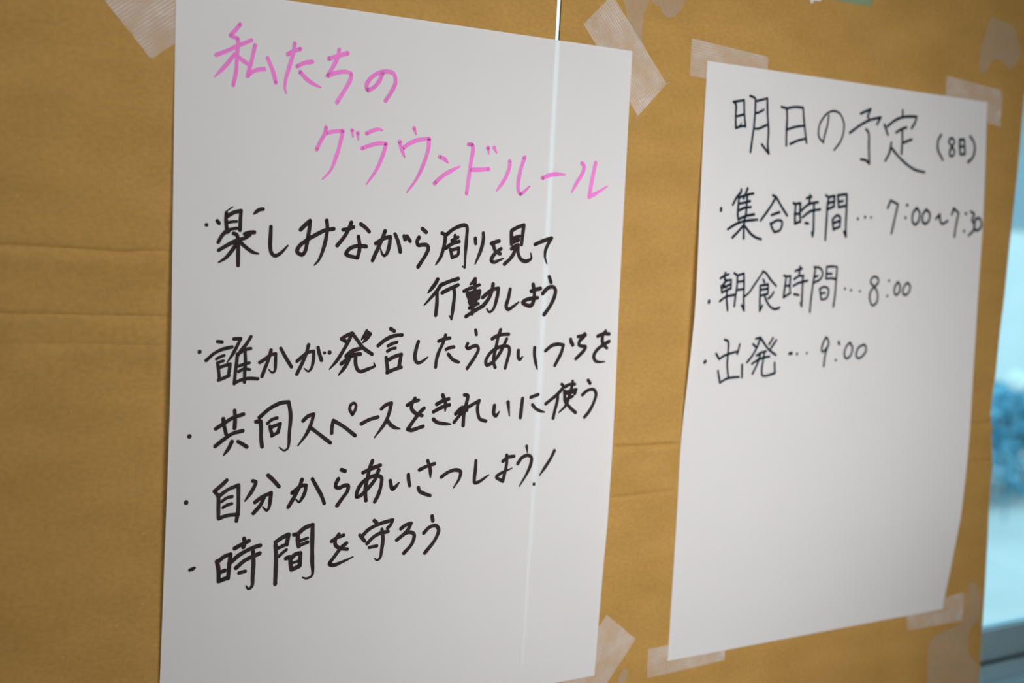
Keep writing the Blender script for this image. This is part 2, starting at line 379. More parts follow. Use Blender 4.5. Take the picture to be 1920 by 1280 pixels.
# handwriting: one pen stroke per line - width in mm (> = lifts off), then points in mm from the top left of its sheet (c = corner)
INK_LEFT = {
 'title': '''4.4 69.4,31.9 64.9,38.0 59.0,44.8c 62.7,46.4 66.7,46.9 67.5,51.6 66.9,64.5 66.2,82.0 63.5,96.3
4.4 44.1,66.8 55.8,61.1 69.1,53.8 82.5,47.0
4.4> 64.5,63.6 53.8,77.5 43.0,89.6
4.4 65.7,64.6 72.0,68.6 80.8,73.5
4.5 86.6,52.0 83.7,66.1 78.9,85.4c 83.5,80.8 90.9,77.1 97.8,75.7
4.5 101.2,63.6 105.3,72.0 108.7,79.9 111.3,88.9
4.6 124.0,57.1 130.9,53.1 138.6,49.8
4.6> 131.7,44.7 130.4,55.0 125.8,72.2 122.4,85.6 122.1,95.2 124.0,99.2
4.6 135.4,69.0 143.1,64.5 152.8,62.0
4.6> 138.9,74.3 146.3,80.8 154.4,85.4 164.0,88.7
4.7 172.5,56.5 182.4,52.7 195.1,47.9
4.7 184.8,45.1 183.2,53.8 177.6,65.4 171.5,75.5c 181.8,71.0 193.9,68.5 200.1,70.3 199.7,76.5 193.4,88.2 184.2,103.2
4.9 239.5,65.0 235.7,74.1 229.0,82.2 221.5,85.7 219.9,80.6 224.4,72.7 233.9,65.8 245.0,62.8 253.6,64.7 256.2,73.2 253.0,82.3 244.4,96.0''',
 'title_b': '''4.6 172.1,131.8 171.0,138.3 165.9,147.9 161.7,156.9
4.6> 172.5,138.2 181.6,135.6 192.7,134.0c 190.2,147.0 185.7,163.1 179.2,179.2 170.0,189.1
4.7> 204.0,132.4 205.5,139.7
4.7> 211.1,134.6 212.0,142.5
4.7> 222.3,134.4 231.0,130.2 237.3,128.5 242.1,129.3
4.7> 217.2,151.7 227.5,147.4 238.0,144.5 247.5,144.0c 243.9,157.1 236.2,174.7 224.2,191.9
4.9> 282.8,123.6 285.7,130.6
4.9> 264.6,140.4 267.7,148.7 271.9,157.5
4.9> 268.8,148.4 275.6,142.9 287.3,137.2 303.2,134.0c 302.7,146.1 296.5,165.9 287.4,183.9 276.6,198.0
5.0> 318.2,154.2 325.1,156.2 329.9,160.3
5.0> 313.1,185.3 323.9,175.8 334.9,169.3 346.6,163.4
5.0 356.7,136.8 361.9,136.7 363.4,142.1 361.3,159.1 359.3,178.3 357.5,195.1
5.0 361.1,166.3 372.2,165.6 386.9,164.0
5.0> 384.2,138.4 385.9,146.0
5.1> 393.0,137.8 397.1,143.9
5.1> 416.4,152.2 416.2,159.7 410.7,174.1 399.8,189.3
5.2> 437.7,146.4 433.1,160.8 430.2,177.3 431.3,188.0 434.3,191.4 438.7,188.7 447.2,181.2
5.3> 465.2,170.0 476.9,165.4 487.6,163.7 499.5,163.7
5.4> 524.0,147.6 527.7,151.3 525.6,160.4 518.1,172.0 510.3,185.7
5.5> 545.4,145.9 541.8,165.0 537.9,189.5c 550.7,183.1 565.6,174.3''',
 'line1_bullet': '''4.4 37.9,245.4''',
 'line1': '''4.4 49.7,240.7 51.7,243.0
1.6 59.9,229.8 66.5,225.0
4.4 59.6,231.6 59.5,240.9 61.2,252.2
4.4 61.2,235.1 67.4,231.2 76.0,228.6c 75.5,238.0 75.3,249.5
3.3 61.0,242.2 66.2,240.9 71.4,240.4
3.8 61.2,250.1 67.1,248.5 71.6,247.7
4.8 61.2,249.4 62.7,250.7
4.4 59.7,251.5 55.4,256.0 51.3,263.4
4.5> 101.0,225.7 96.8,226.6 90.4,231.5
4.5 80.8,253.6 86.1,251.8 91.8,251.2
4.5 68.4,253.4 71.8,254.7 73.5,260.4 73.9,270.4 74.2,287.7
4.4 52.0,271.9 61.6,266.1 72.7,260.4 81.7,257.6 86.6,254.1
4.5> 72.8,262.5 67.7,270.6 60.5,279.4 52.1,285.1
4.5> 75.8,262.4 82.8,268.0 90.5,272.8 97.5,274.4
4.6> 110.7,244.5 110.6,254.7 110.5,265.7 112.6,273.6 116.5,276.1 122.3,273.4 131.4,264.3
4.7 145.7,246.4 150.5,241.5 156.7,235.9c 156.2,244.9 154.3,258.3 151.9,270.3 148.5,274.1 142.4,270.6 144.9,264.6 153.5,257.6 164.5,251.3 175.7,245.7 185.8,243.9
4.6> 176.9,234.8 178.0,242.6 177.0,253.8 173.3,268.9 168.8,279.5 163.8,285.2
4.6 197.4,244.4 204.4,243.0 210.2,240.9
4.7 207.4,235.7 205.2,241.5 199.8,251.5 190.9,262.4
4.7 219.4,237.1 225.3,240.7 230.4,245.4
4.7 216.9,251.3 218.5,258.4 218.8,266.8 216.7,275.6c 209.1,274.3 202.3,271.8 205.4,266.5 212.8,262.8 219.5,262.2 227.1,262.4
4.8> 239.3,258.5 244.7,255.3 249.7,252.2 257.8,250.3c 257.0,259.5 254.0,269.6 250.6,272.4 247.9,269.8 245.8,264.5
4.8 250.6,243.9 247.2,253.6 241.7,265.4 235.9,278.2
4.8 263.8,246.9 268.1,255.2 271.7,267.2
4.9 275.8,248.8 277.2,252.6
4.9 279.6,249.0 283.9,254.3
4.9 277.9,250.2 281.0,250.9
4.9 299.5,239.3 304.6,243.0
4.9 295.6,249.6 293.2,254.4 294.7,258.6 300.0,258.2 306.3,258.3 308.7,261.7 306.0,268.9 296.0,284.1
4.8 326.3,243.4 331.5,245.6
4.8> 331.0,244.8 330.9,252.3 329.5,260.3 326.0,271.5 319.7,281.2
4.8> 332.4,245.1 342.5,237.6 356.1,232.7 359.9,234.1 360.5,248.9 359.8,266.6 359.9,283.8c 356.5,282.1
4.1 340.0,251.6 344.1,249.5 348.6,247.3
4.3 344.3,245.5 345.2,252.6
4.8 332.3,261.0 340.7,255.6 350.2,252.5
4.3 338.8,262.0 341.6,271.9
4.3 338.8,263.6 350.2,260.4c 349.3,268.5 342.5,271.5
4.9 372.8,248.1 373.6,254.1
4.9> 383.6,241.2 384.2,248.1 381.6,261.1 374.1,279.1
5.0 395.9,253.5 401.5,251.5 406.7,250.1
5.0 398.7,253.2 399.5,257.3 402.7,262.9 409.1,265.5
5.0> 410.1,259.4 403.2,264.1 397.4,271.2 397.1,274.4 401.0,276.0 407.6,273.8 414.2,271.1
5.0 423.8,237.7 424.4,246.7 424.8,253.2
5.1 424.7,236.4 433.2,232.0 441.7,229.2c 440.6,240.3 439.6,253.1
4.5 426.8,245.7 435.9,243.1
5.8 426.4,248.6 434.2,247.5
3.9 426.1,251.5 434.3,248.8
5.1 425.1,258.9 429.8,255.9 434.6,254.1
5.1 430.8,256.3 429.3,263.7 423.9,271.3 416.1,278.0
5.1> 434.7,255.3 435.1,262.7 438.5,270.1 444.6,273.6 451.5,272.6 455.1,269.6 453.7,263.4
5.1> 459.6,252.5 470.8,247.9 484.1,243.7c 479.1,251.4 475.6,259.9 475.6,268.2 478.8,276.1''',
 'line2': '''4.9> 323.4,298.2 319.5,304.7 310.6,315.0
4.9> 351.3,297.2 339.6,300.7 328.1,305.1c 322.1,313.1 306.5,329.4
4.9 323.2,314.0 323.7,327.0 322.7,341.4
4.9 330.2,314.4 340.1,309.6 351.7,304.7
4.9> 345.9,308.1 347.4,315.6 346.5,328.7 344.7,346.1c 341.8,341.9
5.0> 375.3,296.8 372.2,301.1 368.5,304.0
4.4 360.3,312.1 369.3,308.2 381.8,304.2
5.3 374.9,299.2 375.6,312.4 374.2,326.6 373.3,339.4
4.7 364.8,315.4 369.1,323.8 370.4,328.1
4.9 365.3,314.9 382.7,311.3c 381.0,319.9
5.5 368.8,318.6 380.8,316.1
5.6 369.0,321.9 381.0,319.9
4.9 368.6,325.2 377.9,323.7
4.4 369.0,332.5 376.0,329.0 381.4,327.0
5.0 364.7,342.8 374.2,337.1 387.1,330.3
5.0> 387.1,319.4 395.0,313.1 400.4,309.7 409.3,307.9c 407.7,319.6 403.0,334.1 397.6,337.3 393.7,333.2
5.1 401.2,303.0 399.5,313.0 394.5,322.6 387.2,330.8
5.1> 426.3,308.8 424.2,320.4 421.7,330.1 424.4,333.8 430.0,331.5 439.8,324.6
5.2 457.5,310.8 464.3,308.5 471.2,307.2
5.2 459.9,302.5 462.2,312.2 461.7,323.0 458.0,328.9 449.2,327.5 445.6,325.1 451.2,321.6 459.2,319.9 467.3,319.0
5.3 483.4,292.3 486.5,299.1
5.3 474.9,313.5 480.6,307.6 488.7,304.7 493.6,307.9 493.0,316.8 486.7,329.6 478.5,340.0''',
 'line3_bullet': '''4.9 33.6,381.0''',
 'line3': '''4.0 53.1,370.1 58.4,370.7
4.0 41.0,390.5 49.8,383.0 58.6,378.8 69.9,376.2
3.5 52.5,389.2 56.6,386.8 61.1,385.4
3.4 53.8,393.3 56.8,392.2 60.5,391.2
4.0 54.2,394.0 55.5,402.0 56.5,410.8
4.0 55.4,398.7 61.4,396.7 68.2,394.9c 67.6,400.8 66.6,407.4
4.0 55.5,412.2 61.0,410.2 67.4,407.4
4.1> 71.9,367.4 79.5,367.1c 75.9,374.7 70.9,384.1 64.7,393.1
4.1 91.3,365.0 86.6,372.7 80.7,379.9 77.0,385.0
4.1 76.2,384.2 75.7,393.0 74.5,403.9 73.8,416.4
4.1 80.0,382.1 85.2,379.2 91.4,378.2
4.1 84.9,381.1 85.7,393.2 85.2,404.2 85.2,415.3
3.6 77.4,397.4 84.2,395.4 90.3,394.0
3.6 78.3,403.3 84.4,400.5 90.9,401.4
4.1 74.1,415.7 81.7,412.6 90.1,411.3 100.6,412.0
4.1> 102.3,393.9 108.8,390.0 115.0,385.6 120.8,384.4c 120.8,393.9 120.3,403.6 117.6,405.6 113.2,401.9
4.2 115.2,380.4 112.8,390.0 108.8,400.3 105.4,409.5
4.2 126.6,378.4 132.5,388.2 140.1,399.6
4.2> 146.7,393.3 152.6,388.5 159.7,383.5 166.6,382.3c 166.5,392.6 164.4,401.6 160.9,405.2 155.9,401.8
4.3 160.0,375.0 157.3,385.6 152.8,396.1 146.8,408.0
4.5 171.7,378.2 173.6,385.1 176.6,392.7
3.9 180.0,384.4
5.0 186.2,384.1
4.6 213.6,362.2 206.9,364.8 200.8,368.5c 205.5,371.4
4.6> 212.8,363.3 209.7,371.0 202.6,383.2 195.5,393.9 186.8,403.3
4.6 214.0,362.6 220.7,370.3 227.9,378.9 240.3,386.9
4.1> 232.2,359.6 229.8,364.2 225.8,370.0
4.5> 237.0,363.1 233.4,367.8 227.6,373.5
5.2 234.0,361.9 229.9,367.3
4.6 207.1,388.3 213.6,383.0 224.5,380.1
5.3 207.5,389.1 213.0,388.0 216.3,386.9
4.6 201.5,397.4 209.7,391.4 218.0,387.2 225.2,386.5
4.6> 213.0,388.0 209.9,394.9 205.1,402.5 198.3,410.5
4.6> 219.3,387.3 219.4,396.6 222.2,404.5 226.5,406.9 234.2,404.7 244.8,401.1c 243.1,397.1
4.7 263.2,357.4 268.2,360.2
4.7 247.6,377.2 256.0,370.7 266.3,366.1 278.6,364.7
4.0 260.7,377.4 266.7,374.7 272.3,373.2
4.0 260.1,383.7 265.2,381.1 270.5,380.1
4.7 258.7,391.1 260.4,399.8 261.7,407.7
4.7 260.6,394.7 270.1,390.1 278.8,387.7c 277.4,394.6 276.4,401.7
4.7 260.8,408.9 269.9,405.5 279.1,403.0
4.8> 300.8,372.7 298.2,382.2 297.1,391.8 299.8,397.4 304.4,397.9 314.5,391.6
4.5 328.5,372.5 336.7,369.8 343.6,368.9
4.5 337.6,365.4 335.0,373.8 329.2,385.8 326.5,395.5 325.9,403.9
4.5 339.2,382.6 344.6,380.4 349.7,379.8
4.5 342.7,388.5 349.1,395.0 357.2,398.4
4.6 379.6,359.5 380.8,364.8
4.6 369.1,375.8 367.5,379.8 370.0,381.9 376.4,379.5 382.1,378.8 384.7,382.5 381.8,389.8 369.9,406.5
4.7 403.6,370.3 411.1,366.6 418.8,365.0 427.5,364.8
4.7 415.3,359.2 412.6,367.1 410.0,380.3 407.3,393.5 407.7,400.2 410.0,405.6
4.7 424.9,370.5 420.6,379.6 414.4,390.3 406.2,399.3 397.7,402.6 396.1,398.3 399.9,390.1 409.1,382.8 420.6,379.6 428.4,380.6 429.7,386.3 427.4,396.3 424.6,407.1
4.8> 442.9,385.2 443.4,394.0 445.6,396.6 449.8,392.9
4.8> 466.8,382.1 467.0,391.0 469.6,401.2 472.4,409.3
4.8 483.3,386.1 493.0,379.4 502.0,377.8 510.2,378.8c 507.7,388.1 498.5,405.0
4.9 521.0,371.5 521.7,375.7
5.3 522.8,375.7 524.5,378.8
4.9 532.1,368.1 538.2,367.2 543.3,366.1
4.9 542.2,364.6 541.4,367.7 535.0,373.7 533.9,378.8 539.0,380.6 544.2,381.3 542.3,385.8 530.1,396.9
5.0 562.6,367.7 571.3,364.7 580.2,364.9
5.0 574.6,361.2 570.4,366.8 570.3,375.5 573.7,380.3 577.4,383.0
5.0> 580.7,374.5 572.0,379.0 562.0,385.9 557.7,393.7 560.6,399.8 566.9,401.4 575.2,401.0''',
 'line4_bullet': '''5.3 24.9,472.2''',
 'line4': '''4.5 54.1,465.5 61.9,460.8 73.1,454.3 85.3,450.8
4.6 62.3,454.9 63.4,461.6 66.1,472.0
4.6 75.1,446.3 75.9,457.0 75.6,465.9
4.6 54.0,484.8 62.5,478.5 73.7,471.7 85.1,469.3
4.6> 73.1,480.6 69.7,487.8 64.0,495.2
4.6 80.1,481.0 85.7,484.3 90.4,487.5
4.7 100.2,459.8 105.8,459.9c 106.5,467.4 106.9,478.7 108.4,488.2
4.7> 104.1,455.3 115.5,446.1 128.0,440.2 138.3,439.1c 141.2,454.0 140.5,473.7 139.2,491.9 134.9,494.3 129.1,490.6
4.0 113.8,462.5 119.1,458.3 125.0,456.7
4.2 117.0,465.7 118.0,470.3 120.2,475.7
4.2 117.5,467.2 129.3,463.3c 126.8,472.2
4.2 119.4,476.8 123.7,474.7 127.2,473.0
4.5> 156.6,461.5 162.5,456.4 169.4,454.4c 167.0,464.3 161.7,476.3 151.3,489.9
4.5 165.5,469.2 178.3,478.7 191.6,488.7
4.6 192.8,477.5 192.9,470.2 194.3,462.9c 208.1,470.9 222.6,481.8
3.9 218.1,456.9 214.4,450.1 216.3,444.7 220.1,443.7 222.3,446.5 220.9,452.7 218.1,456.9
4.7 230.2,468.4 239.5,464.1 251.1,461.3
4.7> 255.4,451.8 261.4,447.2 268.3,445.5c 266.2,456.2 261.5,467.9 247.9,485.5
4.8> 263.6,465.6 268.7,471.4 274.2,474.9 281.4,476.8
4.8 289.8,448.7 296.8,445.0 304.4,443.2
4.8 299.8,440.7 296.0,446.9 295.9,453.4 302.1,459.3 310.4,462.0
4.9 312.6,453.2 306.6,458.6 298.9,468.0 291.7,477.7c 296.8,479.2 303.9,477.5 312.4,475.2
4.9 329.8,449.0 337.9,445.2 346.2,443.1
4.9 325.7,458.2 336.5,453.3 347.5,450.5
4.9> 337.5,437.9 341.8,447.8 341.9,458.4
4.9> 326.2,467.2 331.0,471.0 339.4,473.0 350.7,474.4
5.0 367.9,438.9 372.7,439.8 371.7,448.0 368.7,462.0 368.2,476.8
5.0 357.0,461.9 366.4,454.4 372.3,458.0
4.6 355.2,472.1 363.2,463.4 372.2,455.5 389.7,446.6c 387.7,452.7 388.2,461.1 391.5,469.5 400.3,472.6
8.6 363.0,460.1 367.1,457.8
5.1> 411.8,453.6 411.4,463.6 414.5,466.7 419.5,461.4
5.2> 431.5,450.1 434.5,467.5
5.2 452.7,446.1 452.0,455.0 450.9,470.2
4.6 464.8,445.0 475.6,441.7
4.6> 467.9,454.7 473.7,460.0 479.8,462.8 487.0,464.7
4.7 510.6,429.3 513.3,431.9 506.7,440.4 487.8,454.0
4.7 505.3,442.9 505.2,449.8 502.0,463.5 500.1,472.9
4.7 515.4,432.9 522.3,430.0 530.5,429.7
4.7> 527.0,425.8 526.1,433.1 523.2,444.3 518.8,456.3 508.3,465.9
4.7 515.2,438.5 516.2,445.8 516.4,450.2 524.1,459.0 533.8,466.7
4.7 515.8,440.2 524.9,438.3 532.9,436.7c 531.2,441.9
4.1 528.4,445.3 519.4,449.4
4.5 517.9,441.6 527.0,440.0
6.1 518.0,450.2 520.4,449.4
4.7 518.4,449.3 518.2,453.7
4.7 550.7,424.9 554.0,428.9
4.7 543.1,443.9 550.5,438.4 559.7,437.3 563.9,442.7 561.6,453.1 555.2,465.2 548.0,473.3''',
 'line5_bullet': '''5.6 23.5,544.6''',
 'line5': '''4.6 68.6,523.4 63.4,528.2 54.9,534.7c 59.3,540.6 60.1,553.3 60.5,564.6
4.6 60.8,540.3 70.5,534.0 82.3,530.1c 82.8,544.0 82.9,559.1 81.4,570.3
4.0 63.7,546.9 69.3,543.3 75.4,542.3
3.8 65.4,553.8 70.3,551.2 75.3,550.3
4.6 60.9,565.7 70.0,563.2 83.1,563.0
4.7> 98.8,526.4 102.4,527.8 99.2,536.3 90.3,548.8
4.7 116.8,521.3 122.5,526.6 130.4,535.2
4.7> 102.5,550.9 110.5,545.5 121.1,541.8c 120.3,551.6 119.0,559.2 116.7,561.6 111.8,557.0
4.7 113.0,546.5 108.5,555.2 101.0,563.3
4.7> 146.5,543.8 153.6,538.9 158.4,536.2 163.3,536.2c 162.4,543.5 159.0,551.0 155.5,554.9 151.3,551.5
4.7 158.1,529.2 155.2,537.5 149.9,547.9 142.5,560.0
4.7 170.9,529.4 177.6,540.7 183.0,549.8 186.9,559.1
4.8 206.9,521.1 211.7,523.0
4.8 203.6,531.7 200.5,537.8 201.1,541.3 205.3,542.5 211.2,540.1 216.3,540.5 215.8,546.8 210.1,554.3 203.3,563.2
4.9 235.0,526.4 244.8,522.7 257.3,519.1
4.9 246.6,513.2 243.1,523.4 241.0,534.4 238.9,545.4 239.4,554.2 240.3,560.3
4.9 255.4,524.6 251.5,535.1 242.4,545.6 234.1,553.0 228.1,554.9 228.7,547.8 235.1,537.9 244.4,532.6 253.1,531.2 259.4,534.1 259.7,540.5 256.8,553.1 252.0,562.4
5.0> 271.3,538.5 274.7,548.9 278.6,546.7 283.3,541.8
4.7 295.4,532.9 296.2,539.9 297.9,546.5
4.7 310.2,528.2 320.0,524.4 330.5,521.9
4.7> 321.0,517.5 324.8,527.1 325.8,538.7
4.7 309.9,549.9 311.5,554.1 318.1,557.9 326.6,561.0
4.8> 341.1,538.9 350.2,533.7 360.4,531.5 367.6,534.0 366.6,542.3 358.8,553.8
4.9> 389.1,522.0 389.0,532.9 388.1,543.8 388.9,549.3 393.7,549.2 408.7,540.9
4.8 428.2,524.8 435.8,520.1 444.6,519.3
4.8> 433.6,517.4 434.2,527.2 432.4,538.2 429.7,550.4c 420.1,544.2 427.1,539.6 442.5,534.4
4.8> 462.5,507.4 464.2,515.7
4.8> 450.6,529.1 456.6,521.7 465.4,519.2 470.6,522.5 470.1,531.0 464.9,542.8 454.7,558.5
4.7> 504.8,515.2 499.9,524.9 484.2,546.6
4.9 476.6,557.2''',
 'line6_bullet': '''4.9 32.8,619.6
3.7 30.0,620.2 35.1,618.5''',
 'line6': '''5.0 60.4,613.8 62.6,623.5 63.1,636.8
5.0 62.7,613.6 69.3,609.1 76.0,607.5c 74.9,619.2 74.0,634.8
5.0 63.2,627.3 69.8,625.3
5.0 63.5,636.8 69.2,635.1 74.0,633.8
5.0 80.6,601.3 88.2,597.8 96.9,594.4
5.0 90.9,591.0 92.0,596.3 90.7,600.9
5.0 76.3,617.0 86.7,609.1 101.1,603.0 110.4,601.0
5.0 82.8,623.9 92.8,616.4 101.5,613.0 110.2,610.1
5.1> 102.2,606.9 103.2,620.4 102.8,635.7 102.2,647.2 98.4,649.6 95.3,645.9
4.2 86.4,630.0 93.7,628.9
5.2 128.9,602.5 130.0,617.6 130.1,647.6
5.2 128.7,599.1 136.6,594.5 144.1,591.9c 142.5,603.4
4.3 132.5,606.2 142.0,602.8
3.9 133.4,616.0 136.3,613.4 142.2,609.2
5.2 150.7,592.5 155.3,593.0 155.6,598.8 157.4,606.8
5.2> 156.8,591.2 163.8,586.0 173.5,583.0c 173.9,605.6 174.7,625.3 175.0,643.1 168.3,645.8 163.6,644.2
3.7 158.2,600.6 167.9,598.1
4.4 157.9,605.9 168.1,603.0
5.2 142.1,619.4 146.7,618.4 148.1,627.3 149.3,633.3
5.2 148.8,619.6 153.7,615.7 159.8,614.9c 159.6,621.7 159.4,629.5
3.5 150.0,625.6 159.2,623.6
5.2 149.3,633.3 158.4,630.4
4.6 198.3,605.0 204.2,601.7 213.3,599.2
4.7 207.2,597.3 202.9,604.2 203.6,610.3 209.3,614.3 218.7,616.5
4.7> 217.4,609.1 211.1,613.6 202.4,623.9 196.8,631.9 201.9,633.8 212.9,631.1 226.6,626.5
4.8 252.5,585.4 255.5,587.9
4.7 234.3,601.2 240.8,608.8
4.7 236.8,603.2 245.9,595.3 259.9,590.0 277.0,586.6c 274.4,592.7 270.7,595.9
4.8 244.3,612.2 253.0,604.7 262.3,601.2 271.4,600.3
4.8> 263.1,596.9 265.0,606.8 264.2,619.9 261.9,632.0 258.2,633.8 255.2,631.7
4.2 247.4,617.3 257.3,616.5
4.9 288.8,598.4 295.0,594.5 302.2,593.0c 297.3,601.9 283.6,612.1
4.9 293.5,605.1 301.3,604.0 306.9,607.2 305.0,617.7 294.3,629.1
5.0 330.7,586.5 332.1,592.5
5.0 320.3,606.7 328.0,600.2 336.9,599.2 340.8,605.0 335.9,617.2 323.1,631.7''',
}
